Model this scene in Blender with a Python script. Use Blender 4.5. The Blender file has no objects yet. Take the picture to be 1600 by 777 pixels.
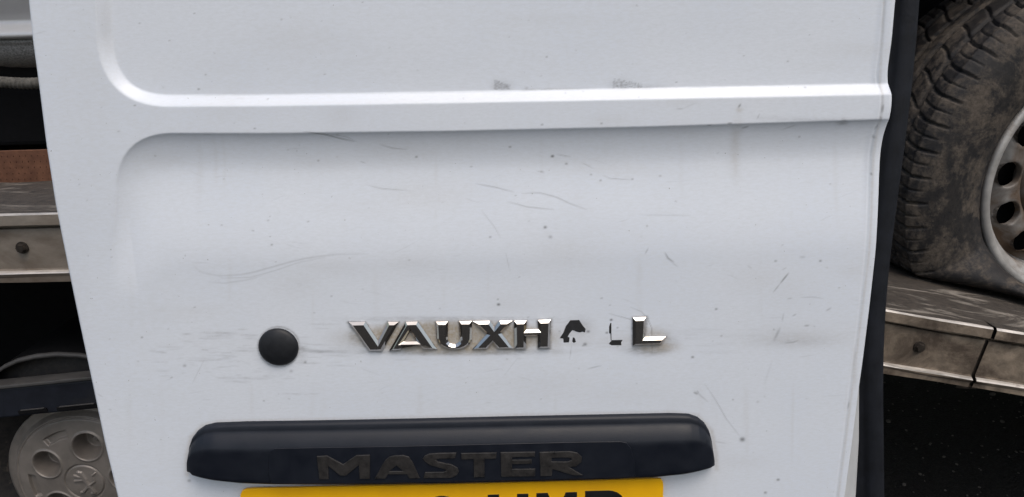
import bpy, bmesh, math, random
import numpy as np
from mathutils import Vector, Matrix
R = math.radians
rng = np.random.default_rng(7)
random.seed(7)
S = bpy.context.scene
C = S.collection

# ------------------------------------------------------------------ camera
F_PX = 1155.0                       # focal length in pixels of a 1600 px wide picture
PITCH, ROLL, LEAN = R(17.3), R(1.6), R(3.0)
CAM = Vector((0, 0, 1.2))
FWD = Vector((0, math.cos(PITCH), -math.sin(PITCH)))
U0 = Vector((0, math.sin(PITCH), math.cos(PITCH))); R0 = Vector((1, 0, 0))
RGT = R0 * math.cos(ROLL) - U0 * math.sin(ROLL)
UPV = U0 * math.cos(ROLL) + R0 * math.sin(ROLL)
cd = bpy.data.cameras.new('camera'); cam = bpy.data.objects.new('camera', cd); C.objects.link(cam)
cd.sensor_width = 36; cd.lens = 36 * F_PX / 1600; cd.clip_start = 0.02; cd.clip_end = 2000
cam.matrix_world = Matrix(((RGT.x, UPV.x, -FWD.x, CAM.x), (RGT.y, UPV.y, -FWD.y, CAM.y),
                           (RGT.z, UPV.z, -FWD.z, CAM.z), (0, 0, 0, 1)))
S.camera = cam

# ------------------------------------------------------------------ light: overcast sky, soft weak sun
w = bpy.data.worlds.new('World'); S.world = w; w.use_nodes = True
nt = w.node_tree; nt.nodes.clear()
sky = nt.nodes.new('ShaderNodeTexSky'); sky.sky_type = 'NISHITA'; sky.sun_disc = False
SUN_EL, SUN_AZ = R(63), R(150)      # azimuth from +Y, clockwise: behind the camera, a little to the right
sky.sun_elevation = SUN_EL; sky.sun_rotation = SUN_AZ; sky.air_density = 1.6; sky.dust_density = 5; sky.ozone_density = 1
hs = nt.nodes.new('ShaderNodeHueSaturation'); hs.inputs['Saturation'].default_value = 0.95
bg = nt.nodes.new('ShaderNodeBackground'); bg.inputs['Strength'].default_value = 0.108
wo = nt.nodes.new('ShaderNodeOutputWorld')
nt.links.new(sky.outputs[0], hs.inputs['Color']); nt.links.new(hs.outputs[0], bg.inputs[0]); nt.links.new(bg.outputs[0], wo.inputs[0])
sd = bpy.data.lights.new('sun', 'SUN'); sd.energy = 0.62; sd.angle = R(35); sd.color = (1, 0.985, 0.96)
sun = bpy.data.objects.new('sun', sd); C.objects.link(sun)
sdir = Vector((math.sin(SUN_AZ) * math.cos(SUN_EL), math.cos(SUN_AZ) * math.cos(SUN_EL), math.sin(SUN_EL)))
sun.rotation_euler = sdir.to_track_quat('Z', 'Y').to_euler(); sun.location = sdir * 20
S.view_settings.view_transform = 'Standard'; S.view_settings.look = 'None'
S.view_settings.gamma = 1; S.view_settings.exposure = 0.54

# ------------------------------------------------------------------ helpers
def ray(px, py):
    return FWD + RGT * ((px - 800) / F_PX) - UPV * ((py - 388.5) / F_PX)
def at(px, py, Y):
    """point of the world on the vertical plane y = Y seen at that pixel of the photograph"""
    d = ray(px, py); return CAM + d * (Y / d.y)
D_UP = Vector((0, math.sin(LEAN), math.cos(LEAN))); D_OUT = Vector((0, -math.cos(LEAN), math.sin(LEAN)))
_c = CAM + FWD * 0.833
D_ORG = _c - D_UP * (_c.z / D_UP.z)      # foot of the door on the ground
D_ORG.x = 0
def dr(px, py, h=0.0):
    """door coordinates (u, v) on the plane h metres in front of the door skin"""
    d = ray(px, py); t = ((D_ORG + D_OUT * h - CAM).dot(D_OUT)) / d.dot(D_OUT)
    p = CAM + d * t - D_ORG
    return p.x, p.dot(D_UP)
def to_px(u, v, h=0.0):
    """numpy: door coordinates back to photograph pixels"""
    P = [D_ORG[i] + u * (1.0 if i == 0 else 0.0) + v * D_UP[i] + h * D_OUT[i] - CAM[i] for i in range(3)]
    z = sum(P[i] * FWD[i] for i in range(3)); x = sum(P[i] * RGT[i] for i in range(3)); y = sum(P[i] * UPV[i] for i in range(3))
    return 800 + F_PX * x / z, 388.5 - F_PX * y / z
def sm(a, b, x):
    t = np.clip((x - a) / (b - a), 0, 1); return t * t * (3 - 2 * t)

def link(o, mat=None, parent=None):
    C.objects.link(o)
    if mat: o.data.materials.append(mat)
    if parent: o.parent = parent
    return o
def mesh(name, V, Fc, mat=None, parent=None, smooth=False, kind=None):
    me = bpy.data.meshes.new(name); me.from_pydata([tuple(map(float, p)) for p in V], [], Fc); me.validate(); me.update()
    if smooth: me.polygons.foreach_set('use_smooth', [True] * len(me.polygons))
    o = link(bpy.data.objects.new(name, me), mat, parent)
    if kind: o['kind'] = kind
    return o
def gridmesh(name, X, Y, Z, mat, parent=None, smooth=True, wrap=False, attr=None):
    """fast grid: X, Y, Z arrays of shape (rows, cols)"""
    n, m = X.shape
    V = np.stack([X, Y, Z], -1).reshape(-1, 3).astype(np.float32)
    i = np.arange(n * m).reshape(n, m)
    if wrap: i = np.concatenate([i, i[:, :1]], 1)
    q = np.stack([i[:-1, :-1], i[:-1, 1:], i[1:, 1:], i[1:, :-1]], -1).reshape(-1, 4).astype(np.int32)
    me = bpy.data.meshes.new(name); me.vertices.add(len(V)); me.vertices.foreach_set('co', V.ravel())
    me.loops.add(q.size); me.loops.foreach_set('vertex_index', q.ravel())
    me.polygons.add(len(q)); me.polygons.foreach_set('loop_start', np.arange(0, q.size, 4, dtype=np.int32))
    me.update(calc_edges=True)
    me.polygons.foreach_set('use_smooth', np.full(len(q), smooth))
    if attr is not None:
        a = me.color_attributes.new('marks', 'FLOAT_COLOR', 'POINT')
        a.data.foreach_set('color', attr.reshape(-1, 4).astype(np.float32).ravel())
    return link(bpy.data.objects.new(name, me), mat, parent)
def box(name, lo, hi, mat, parent=None, bevel=0.0, mtx=None):
    bm = bmesh.new(); bmesh.ops.create_cube(bm, size=1)
    for v in bm.verts: v.co = Vector([lo[k] + (v.co[k] + .5) * (hi[k] - lo[k]) for k in range(3)])
    if bevel: bmesh.ops.bevel(bm, geom=bm.edges[:], offset=bevel, segments=2, profile=.5, affect='EDGES')
    if mtx is not None: bmesh.ops.transform(bm, matrix=mtx, verts=bm.verts)
    me = bpy.data.meshes.new(name); bm.to_mesh(me); bm.free()
    return link(bpy.data.objects.new(name, me), mat, parent)
def tag(o, label=None, cat=None, group=None, kind=None):
    for k, v in (('label', label), ('category', cat), ('group', group), ('kind', kind)):
        if v: o[k] = v
    return o
def empty(name, loc, rot=(0, 0, 0)):
    o = bpy.data.objects.new(name, None); o.empty_display_size = .1; C.objects.link(o); o.location = loc; o.rotation_euler = rot
    return o
def curve_solid(name, loops, thick, bev, mat, parent, res=0, y0=0.0):
    """plate with chamfered rim from closed 2-D loops (u, v): front at local y = y0 - thick"""
    cu = bpy.data.curves.new('tmp', 'CURVE'); cu.dimensions = '2D'; cu.fill_mode = 'BOTH'
    for lp in loops:
        sp = cu.splines.new('POLY'); sp.points.add(len(lp) - 1); sp.use_cyclic_u = True
        for p, q in zip(sp.points, lp): p.co = (q[0], q[1], 0, 1)
    cu.extrude = max(thick - bev, 1e-5); cu.bevel_depth = bev; cu.bevel_resolution = res; cu.offset = -bev
    to = bpy.data.objects.new('tmp', cu); C.objects.link(to)
    dg = bpy.context.evaluated_depsgraph_get(); dg.update()
    me = bpy.data.meshes.new_from_object(to.evaluated_get(dg)); bpy.data.objects.remove(to); me.name = name
    n = len(me.vertices); co = np.empty(n * 3, np.float32); me.vertices.foreach_get('co', co); co = co.reshape(-1, 3)
    out = np.stack([co[:, 0], y0 - co[:, 2], co[:, 1]], -1)     # symmetric about the skin: the rear half is buried in the door
    me.vertices.foreach_set('co', out.ravel().astype(np.float32)); me.update()
    me.materials.clear(); me.polygons.foreach_set('use_smooth', [False] * len(me.polygons)); me.update()
    return link(bpy.data.objects.new(name, me), mat, parent)

# ------------------------------------------------------------------ materials
class N:
    def __init__(s, name):
        s.m = bpy.data.materials.new(name); s.m.use_nodes = True; s.t = s.m.node_tree
        s.b = s.t.nodes['Principled BSDF']; s.tc = s.t.nodes.new('ShaderNodeTexCoord')
    def n(s, t, **k):
        x = s.t.nodes.new(t)
        for a, v in k.items(): setattr(x, a, v)
        return x
    def l(s, a, b): s.t.links.new(a, b)
    def noise(s, scale, detail=6, rough=.6, stretch=(1, 1, 1), dist=0.0):
        mp = s.n('ShaderNodeMapping'); mp.inputs['Scale'].default_value = stretch; s.l(s.tc.outputs['Object'], mp.inputs[0])
        x = s.n('ShaderNodeTexNoise'); x.inputs['Scale'].default_value = scale; x.inputs['Detail'].default_value = detail
        x.inputs['Roughness'].default_value = rough; x.inputs['Distortion'].default_value = dist
        s.l(mp.outputs[0], x.inputs['Vector']); return x.outputs['Fac']
    def ramp(s, fac, stops):
        r = s.n('ShaderNodeValToRGB'); e = r.color_ramp.elements
        while len(e) < len(stops): e.new(.5)
        for k, (p, c) in enumerate(stops):
            e[k].position = p; e[k].color = (c, c, c, 1) if isinstance(c, (int, float)) else (*c, 1)
        s.l(fac, r.inputs[0]); return r.outputs[0]
    def mix(s, fac, a, b, mode='MIX'):
        x = s.n('ShaderNodeMix', data_type='RGBA', blend_type=mode)
        for sock, v in ((x.inputs['Factor'], fac), (x.inputs['A'], a), (x.inputs['B'], b)):
            if isinstance(v, (int, float)): sock.default_value = v
            elif isinstance(v, tuple): sock.default_value = (*v, 1)
            else: s.l(v, sock)
        return x.outputs['Result']
    def bump(s, h, strength, dist):
        b = s.n('ShaderNodeBump'); b.inputs['Strength'].default_value = strength; b.inputs['Distance'].default_value = dist
        s.l(h, b.inputs['Height']); s.l(b.outputs[0], s.b.inputs['Normal'])
    def set(s, **k):
        for a, v in k.items():
            sock = s.b.inputs[a.replace('_', ' ')]
            if isinstance(v, (int, float)): sock.default_value = v
            elif isinstance(v, tuple): sock.default_value = (*v, 1)
            else: s.l(v, sock)
        return s
def simple(name, col, rough, metal=0.0, var=.25, scale=30, bump=0.0, dirt=None, dirtcol=(.12, .09, .06), stretch=(1, 1, 1), spec=.5):
    x = N(name); f = x.noise(scale, stretch=stretch)
    c = x.mix(x.ramp(f, [(.3, 0.0), (.7, 1.0)]), tuple(v * (1 - var) for v in col), tuple(min(1, v * (1 + var)) for v in col))
    r = x.ramp(f, [(.2, max(0, rough - .08)), (.8, min(1, rough + .1))])
    if dirt:
        d = x.ramp(x.noise(scale * .35, 9, .65, stretch, .6), [(dirt[0], 0.0), (dirt[1], 1.0)])
        c = x.mix(d, c, dirtcol); r = x.mix(d, r, (.85, .85, .85))
        if metal: x.set(Metallic=x.ramp(d, [(0, metal), (1, 0.0)]))
    elif metal: x.set(Metallic=metal)
    x.set(Base_Color=c, Roughness=r); x.b.inputs['Specular IOR Level'].default_value = spec
    if bump: x.bump(x.noise(scale * 6, 8), .6, bump)
    return x.m

# white paint: the 'marks' attribute carries scratches (R), grey smudges with a painted cap shadow (G), brown stains (B)
x = N('white_paint')
at_ = x.n('ShaderNodeAttribute', attribute_name='marks'); sp = x.n('ShaderNodeSeparateColor'); x.l(at_.outputs['Color'], sp.inputs[0])
base = x.mix(x.ramp(x.noise(5, 4), [(.35, 0.0), (.7, 1.0)]), (.705, .750, .835), (.738, .770, .832))
fine = x.ramp(x.noise(420, 3, .7, (.35, 1, 1)), [(.35, 0.0), (.75, 1.0)])
base = x.mix(fine, base, (.675, .708, .765))
speck = x.ramp(x.noise(330, 2, .5), [(.755, 0.0), (.79, .8)])
base = x.mix(speck, base, (.25, .25, .25))
br = x.mix(x.ramp(x.noise(160, 5, .7, (.4, 1, 1)), [(.3, .35), (.65, 1.0)]), (0, 0, 0), sp.outputs[2], 'ADD')
def mul(xx, a, b): 
    m = xx.n('ShaderNodeMath', operation='MULTIPLY'); xx.l(a, m.inputs[0]); xx.l(b, m.inputs[1]); return m.outputs[0]
gn = x.ramp(x.noise(260, 6, .75, (.3, 1, 1)), [(.32, .15), (.62, 1.0)])
bn = x.ramp(x.noise(240, 6, .75), [(.3, .45), (.6, 1.0)])
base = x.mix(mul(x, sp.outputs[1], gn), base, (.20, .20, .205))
base = x.mix(mul(x, sp.outputs[2], bn), base, (.36, .31, .24))
base = x.mix(sp.outputs[0], base, (.10, .10, .105))
x.set(Base_Color=base, Roughness=x.ramp(x.noise(60, 5), [(.3, .30), (.7, .42)]))
x.b.inputs['Specular IOR Level'].default_value = .4
x.bump(x.noise(500, 3), .25, .0002)
M_PAINT = x.m
M_PAINT_PLAIN = simple('inner_panel_paint', (.52, .53, .54), .5, var=.15, scale=40, dirt=(.56, .72), dirtcol=(.16, .15, .14), stretch=(1, 1, .25))
M_CHROME = simple('chrome', (.56, .535, .515), .07, metal=1.0, var=.06, scale=80)
M_CHROME_DULL = M_CHROME
M_GLUE = simple('black_adhesive', (.018, .018, .02), .6, var=.4, scale=200, bump=.0006)
x = N('black_plastic'); f = x.noise(40, 5)
x.set(Base_Color=x.mix(x.ramp(f, [(.3, 0.0), (.75, 1.0)]), (.005, .007, .013), (.011, .0135, .021)), Roughness=x.ramp(f, [(.3, .40), (.7, .52)])); x.b.inputs['Specular IOR Level'].default_value = .32
x.bump(x.noise(900, 3), .35, .0003); M_PLASTIC = x.m
x = N('rubber_cap'); f = x.noise(120, 5)
x.set(Base_Color=x.mix(x.ramp(f, [(.3, 0.0), (.75, 1.0)]), (.009, .010, .013), (.018, .019, .023)), Roughness=.5); x.b.inputs['Specular IOR Level'].default_value = .35
x.bump(x.noise(1200, 3), .3, .0002); M_CAP = x.m
M_SEAL = simple('rubber_seal', (.010, .0115, .016), .62, var=.35, scale=60, bump=.0006, spec=.25)
x = N('worn_letter_glue'); f = x.noise(110, 8, .7)
x.set(Base_Color=x.mix(x.ramp(f, [(.3, 0.0), (.7, 1.0)]), (.011, .0105, .011), (.040, .037, .036)), Roughness=x.ramp(f, [(.3, .25), (.7, .5)]))
x.bump(x.noise(300, 5), .5, .0006); M_GHOST = x.m
x = N('yellow_plate'); f = x.noise(25, 6, .6, (1, 1, .4))
x.set(Base_Color=x.mix(x.ramp(f, [(.35, 0.0), (.75, 1.0)]), (.95, .50, .006), (.86, .43, .010)), Roughness=.32); M_YELLOW = x.m
M_PRINT = simple('black_print', (.012, .012, .013), .35, var=.2)
# tyre rubber with dried mud
def tyre_mat(name, amount, mud=(.118, .099, .083)):
    x = N(name); f = x.noise(7, 10, .72, (1, 1, 1), 1.2); g = x.noise(60, 8, .7)
    fm = x.n('ShaderNodeMath', operation='ADD'); x.l(f, fm.inputs[0]); 
    g2 = x.n('ShaderNodeMath', operation='MULTIPLY'); x.l(g, g2.inputs[0]); g2.inputs[1].default_value = .45; x.l(g2.outputs[0], fm.inputs[1])
    mk = x.ramp(fm.outputs[0], [(amount, 0.0), (amount + .12, 1.0)])
    c = x.mix(x.ramp(g, [(.3, 0.0), (.7, 1.0)]), (.012, .0125, .015), (.036, .032, .030))
    m2 = x.mix(x.ramp(x.noise(130, 6, .7), [(.3, 0.0), (.7, 1.0)]), tuple(v * .42 for v in mud), mud)
    x.set(Base_Color=x.mix(mk, c, m2), Roughness=x.mix(mk, (.62, .62, .62), (.92, .92, .92))); x.b.inputs['Specular IOR Level'].default_value = .25
    x.bump(g, .6, .0025); return x.m
M_TYRE = tyre_mat('muddy_tyre', .69)
M_TYRE2 = tyre_mat('dusty_tyre', .80)
M_RIM = simple('steel_rim', (.42, .41, .40), .45, metal=.35, var=.25, scale=24, bump=.0006, dirt=(.56, .70), dirtcol=(.10, .065, .04))
M_RIM_IN = simple('steel_rim_disc', (.20, .192, .185), .5, metal=.3, var=.35, scale=18, bump=.0008, dirt=(.50, .64), dirtcol=(.085, .055, .035))
M_HUB = simple('hubcap_plastic', (.215, .192, .175), .42, metal=.3, var=.22, scale=20, bump=.0005, dirt=(.56, .76), dirtcol=(.09, .07, .055))
M_ALU = simple('weathered_aluminium', (.235, .205, .175), .58, metal=.12, var=.35, scale=16, bump=.0006, dirt=(.46, .64), dirtcol=(.10, .075, .055), stretch=(.6, 1, 1))
M_ALU_EDGE = simple('bare_aluminium_edge', (.52, .48, .44), .4, metal=.4, var=.3, scale=40, bump=.0008, dirt=(.58, .68), dirtcol=(.12, .095, .075), stretch=(.5, 1, 1))
x = N('dirty_deck'); f = x.noise(16, 10, .72, (.30, 1.3, 1), 1.0); g = x.noise(70, 8, .7)
x.set(Base_Color=x.mix(x.ramp(f, [(.53, 0.0), (.63, .9)]), x.mix(x.ramp(g, [(.3, 0.0), (.7, 1.0)]), (.020, .016, .013), (.062, .050, .040)), (.24, .215, .185)),
      Roughness=x.ramp(f, [(.3, .6), (.7, .85)]))
x.bump(f, .8, .004); M_DECK = x.m
M_TAIL = simple('dirty_brown_aluminium', (.21, .168, .128), .7, metal=.05, var=.5, scale=34, bump=.0014, dirt=(.40, .60), dirtcol=(.062, .045, .033), stretch=(.8, 1, 1))
M_BOLT = simple('rusty_bolt', (.035, .028, .023), .6, metal=.4, var=.4, scale=120, bump=.0006)
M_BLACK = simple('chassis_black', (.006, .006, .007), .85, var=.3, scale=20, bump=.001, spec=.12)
M_GUARD = simple('dark_guard_plastic', (.010, .012, .019), .55, var=.35, scale=20, bump=.0006, dirt=(.62, .85), dirtcol=(.03, .028, .026), spec=.3)
M_GUARD_EDGE = simple('grey_guard_lip', (.055, .053, .053), .55, var=.4, scale=30, stretch=(.4, 1, 1))  # paler grey for guard lips, also paints the mudguard's edge highlight
M_SILVER = simple('silver_bumper', (.44, .445, .46), .33, metal=.35, var=.06, scale=10)
x = N('textured_grey_plastic'); f = x.noise(260, 4, .7)
x.set(Base_Color=x.mix(x.ramp(f, [(.3, 0.0), (.7, 1.0)]), (.10, .10, .102), (.42, .42, .42)), Roughness=.6); x.bump(f, .8, .001); M_GREYTEX = x.m
x = N('orange_webbing'); f = x.noise(45, 6)
wv = x.n('ShaderNodeTexWave', wave_type='BANDS', bands_direction='X'); wv.inputs['Scale'].default_value = 260; x.l(x.tc.outputs['Object'], wv.inputs[0])
c = x.mix(x.ramp(f, [(.3, 0.0), (.72, 1.0)]), (.11, .042, .022), (.21, .092, .050)); c = x.mix(.35, c, wv.outputs['Color'], 'MULTIPLY')
x.set(Base_Color=c, Roughness=.85); x.bump(wv.outputs['Fac'], .5, .0006); M_WEB = x.m
M_STITCH = simple('dark_stitching', (.05, .018, .012), .8)
M_ROPE = simple('grey_rope', (.085, .08, .072), .9, var=.5, scale=90, bump=.002)
x = N('dark_blue_paint'); x.set(Base_Color=(.004, .006, .013), Roughness=.6); x.b.inputs['Specular IOR Level'].default_value = .15; M_BLUE = x.m
x = N('asphalt'); v = x.n('ShaderNodeTexVoronoi'); v.inputs['Scale'].default_value = 160; x.l(x.tc.outputs['Object'], v.inputs['Vector'])
f = x.noise(3, 6)
c = x.mix(x.ramp(v.outputs['Distance'], [(.15, 1.0), (.5, 0.0)]), (.015, .014, .0135), (.034, .032, .030))
c = x.mix(x.ramp(f, [(.35, 0.0), (.75, .5)]), c, (.018, .016, .015))
x.set(Base_Color=c, Roughness=.85); x.b.inputs['Specular IOR Level'].default_value = .3; x.bump(v.outputs['Distance'], .7, .006); M_ASPHALT = x.m
M_STONE = simple('grit_stone', (.11, .098, .088), .85, var=.6, scale=60)

# ------------------------------------------------------------------ ground
g = mesh('ground', [(-400, -400, 0), (400, -400, 0), (400, 400, 0), (-400, 400, 0)], [(0, 1, 2, 3)], M_ASPHALT, kind='structure')
bm = bmesh.new()
for k in range(1600):
    s = random.uniform(.0015, .004) * (2.0 if random.random() < .08 else 1)
    m = Matrix.Translation((random.uniform(-.4, 2.4), random.uniform(1.2, 3.2), s * .35)) @ Matrix.Rotation(random.uniform(0, 6), 4, 'Z') @ Matrix.Diagonal((s * random.uniform(.8, 1.6), s, s * .7, 1))
    bmesh.ops.create_icosphere(bm, subdivisions=1, radius=1, matrix=m)
me = bpy.data.meshes.new('grit'); bm.to_mesh(me); bm.free()
tag(link(bpy.data.objects.new('grit', me), M_STONE), 'pale grit scattered on the dark asphalt under the truck bed', 'grit', kind='stuff')

# ------------------------------------------------------------------ the van door
door = empty('van_door', D_ORG, (-LEAN, 0, 0))
tag(door, 'dented white van rear door standing upright in front of the truck', 'van door')

L_EDGE = [(38, -60), (40.5, 0), (47, 62), (57, 135), (69, 231), (83, 320), (103, 420), (122, 512), (142, 605), (161, 696), (180.6, 777), (195, 840)]
R_EDGE = [(1411, -60), (1406.5, 0), (1401, 62), (1394.5, 108), (1394, 125), (1396, 142), (1395.5, 165), (1391.5, 188), (1386, 217), (1383, 245), (1377, 320), (1370, 400), (1361, 480), (1351, 560), (1343, 617), (1334, 690), (1322, 777), (1313, 840)]
def edge_fn(pts, h_=0.0, kn=61):
    q = sorted((dr(p[0], p[1], h_) for p in pts), key=lambda p: p[1])
    vv = np.array([p[1] for p in q]); uu = np.array([p[0] for p in q])
    gv = np.linspace(vv[0], vv[-1], 1500); gu = np.interp(gv, vv, uu); k_ = np.hanning(kn); k_ /= k_.sum()
    gu = np.convolve(np.pad(gu, kn // 2, 'reflect', reflect_type='odd'), k_, 'valid')
    return lambda v: np.interp(v, gv, gu)
EL, ER = edge_fn(L_EDGE), edge_fn(R_EDGE)
v_lo, v_hi = dr(800, 800)[1], dr(800, -25)[1]
rows = np.concatenate([np.linspace(.012, v_lo, 24, endpoint=False), np.linspace(v_lo, v_hi, 600, endpoint=False), np.linspace(v_hi, 1.72, 24)])
rim = [(0, -.034), (0, -.006), (.0003, -.0028), (.0012, -.0009), (.003, 0)]
ncol = 760
vv = np.repeat(rows[:, None], ncol + 10, 1)
uL = EL(rows); uR = ER(rows)
uu = np.empty_like(vv); ww = np.zeros_like(vv)
for k, (a, b) in enumerate(rim):
    uu[:, k] = uL + a; ww[:, k] = b; uu[:, -1 - k] = uR - a; ww[:, -1 - k] = b
t = np.linspace(0, 1, ncol + 2)[1:-1]
uu[:, 5:-5] = (uL + .003)[:, None] + ((uR - uL) - .006)[:, None] * t[None, :]
# pressed shapes ------------------------------------------------------
def quad_bezier(a, b, c, n=20):
    return [((1 - s) ** 2 * a[0] + 2 * s * (1 - s) * b[0] + s * s * c[0], (1 - s) ** 2 * a[1] + 2 * s * (1 - s) * b[1] + s * s * c[1]) for s in np.linspace(0, 1, n)]
def signed(U, V, line):
    """signed distance to an open polyline, positive on its left side"""
    best = np.full(U.shape, 1e9); sg = np.ones(U.shape)
    for (ax, ay), (bx, by) in zip(line[:-1], line[1:]):
        dx, dy = bx - ax, by - ay; L2 = dx * dx + dy * dy
        s = np.clip(((U - ax) * dx + (V - ay) * dy) / L2, 0, 1)
        d = np.hypot(U - ax - s * dx, V - ay - s * dy); c = dx * (V - ay) - dy * (U - ax)
        m = d < best - 1e-9; best = np.where(m, d, best); sg = np.where(m, np.sign(c), sg)
    return best * sg
# upper recess: its outer rim, from the top down the left side, round the corner and along the ledge
up = [dr(*p) for p in [(143, -300), (146, -60), (149, 0), (150, 40)] + quad_bezier((150, 46), (152, 165), (262, 166.5), 24) + [(420, 165.5), (700, 161), (1000, 155.5), (1385, 148), (1700, 142)]]
lowpts = [(166, 520), (171, 420), (178, 330)] + quad_bezier((180, 300), (180, 210), (268, 208), 24) + [(420, 208), (700, 204.5), (1000, 198), (1385, 186), (1700, 177)]
lowc = [dr(*p) for p in lowpts]
dU = signed(uu, vv, up)                 # positive inside the upper recess (left of the path going down then right)
dL = -signed(uu, vv, lowc)              # positive inside the lower recess
fl = 1 - .28 * sm(.020, .006, (uR[:, None] - uu))    # pressings fade out into the right flange
rampU = np.clip((dU + .0002) / .0118, 0, 1); hU = -.0088 * (.7 * rampU + .3 * sm(-.0012, .0128, dU))
dt = dL
# cove: quick drop at the step, then a long slow climb back to the flat of the door
vtop = np.interp(uu, [p[0] for p in lowc[8:]], [p[1] for p in lowc[8:]])
below = np.clip(vtop - vv, 0, 1)
dp = np.clip(dt, 0, 1); prof = .0080 * (1 - np.exp(-dp / .0105)) * sm(-.0005, .003, dt + .001) + sm(.004, .045, dt) * .0030
climb = 1 - sm(.022, .150, below) * 1.0
hL = -prof * climb
h = (hU + hL) * fl
h += -.0006 * np.exp(-((uR[:, None] - uu - .0125) / .0009) ** 2)      # fold line of the hem
h += .0010 * np.exp(-(((uu + .05) / .30) ** 2 + ((vv - (v_lo + .18)) / .05) ** 2))   # faint waviness of the sheet
h -= .0012 * (np.clip(np.abs(uu - .02) - .18, 0, 1) / .26) ** 2
px, py = to_px(uu, vv)
rj = (uR[:, None] - uu)
cx, cy = dr(1385, 170); h += .0012 * np.exp(-(((uu - cx) / .010) ** 2 + ((vv - cy) / .018) ** 2))
for (bx, by, rx, ry, a) in [(900, 330, 120, 40, .0007), (350, 460, 90, 60, -.0004), (1200, 470, 120, 60, .0005), (700, 440, 160, 30, -.0004), (560, 60, 200, 60, .0005), (1100, 70, 150, 50, -.0005)]:
    h += a * np.exp(-(((px - bx) / rx) ** 2 + ((py - by) / ry) ** 2))
for (bx, by, a, r) in [(817, 430, -.00012, 6), (1208, 524, -.0002, 9), (862, 356, -.00012, 5), (228, 482, .0001, 5), (1160, 688, -.00015, 6)]:
    h += a * np.exp(-(((px - bx) / r) ** 2 + ((py - by) / r) ** 2))
ww = ww + h
def arcp(cx, cy, rx, ry, a0, a1, n=8):
    return [(cx + rx * math.cos(R(a)), cy + ry * math.sin(R(a))) for a in np.linspace(a0, a1, n)]
letters = [
 ('V', [[(544.5, 504), (570.5, 503.5), (590.5, 533), (606, 503.5), (623, 503.5), (597, 549), (577, 549.5)]]),
 ('A', [[(634, 503.5), (652.5, 503), (683, 546.5), (661, 547), (656, 541), (629, 541.5), (625, 548), (608, 548.5)], [(640.5, 519), (630, 534.5), (651, 534.2)]]),
 ('U', [[(680.5, 503), (700, 503)] + [(699.5, 528)] + arcp(709, 530, 9.5, 8.5, 175, 5, 8) + [(718.5, 528), (717, 502.5), (737.5, 502)] + [(737, 530)] + arcp(710, 530, 27, 17.5, 5, 175, 12) + [(682, 530)]]),
 ('X', [[(738.5, 502.5), (765.5, 502), (772.5, 511.5), (780.5, 501.8), (801, 501.5), (783.5, 521.5), (803, 545.5), (778, 546), (770, 537), (761, 546.3), (738, 546.5), (760.5, 523)]]),
 ('H', [[(803.5, 502), (823, 501.5), (822.5, 515.5), (841, 515), (840.5, 500.8), (861, 500), (859.5, 544.5), (840.5, 545), (840.5, 526), (822.5, 526.5), (822, 546), (804, 546.3)]]),
 ('L', [[(989, 497), (1009.8, 496), (1008, 527.3), (1040.5, 526.5), (1033.5, 539), (989, 540.8)]])]
BADGE = [q for _, lp in letters for q in lp]
# wear marks and painted cap shadow ------------------------------------------------------------
scr = np.zeros_like(px); gry = np.zeros_like(px); brn = np.zeros_like(px)
def stroke(arr, pts, width, amt, soft=1.0, taper=True):
    tot = sum(math.dist(a, b) for a, b in zip(pts[:-1], pts[1:])); run = 0
    x0 = min(p[0] for p in pts) - width * 4; x1 = max(p[0] for p in pts) + width * 4
    y0 = min(p[1] for p in pts) - width * 4; y1 = max(p[1] for p in pts) + width * 4
    idx = np.where((px > x0) & (px < x1) & (py > y0) & (py < y1))
    if not len(idx[0]): return
    X, Y = px[idx], py[idx]; best = np.zeros(X.shape)
    for (ax, ay), (bx, by) in zip(pts[:-1], pts[1:]):
        dx, dy = bx - ax, by - ay; L = math.hypot(dx, dy) + 1e-6
        s = np.clip(((X - ax) * dx + (Y - ay) * dy) / (L * L), 0, 1)
        d = np.hypot(X - ax - s * dx, Y - ay - s * dy)
        q = (run + s * L) / tot; tp = np.sin(np.pi * np.clip(q * .94 + .03, 0, 1)) ** .6 if taper else 1
        best = np.maximum(best, amt * tp * np.exp(-(d / width) ** 2)); run += L
    arr[idx] = np.maximum(arr[idx], best)
def blob(arr, x, y, rx, ry, amt, p=2):
    arr[...] = np.maximum(arr, amt * np.exp(-(((px - x) / rx) ** 2 + ((py - y) / ry) ** 2) ** (p / 2)))
def arc(p, n=10):
    out = []
    for k in range(len(p) - 2):
        pass
    xs = np.array(p, float); tt = np.linspace(0, len(p) - 1, n); 
    return [(float(np.interp(q, range(len(p)), xs[:, 0])), float(np.interp(q, range(len(p)), xs[:, 1]))) for q in tt]
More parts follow.
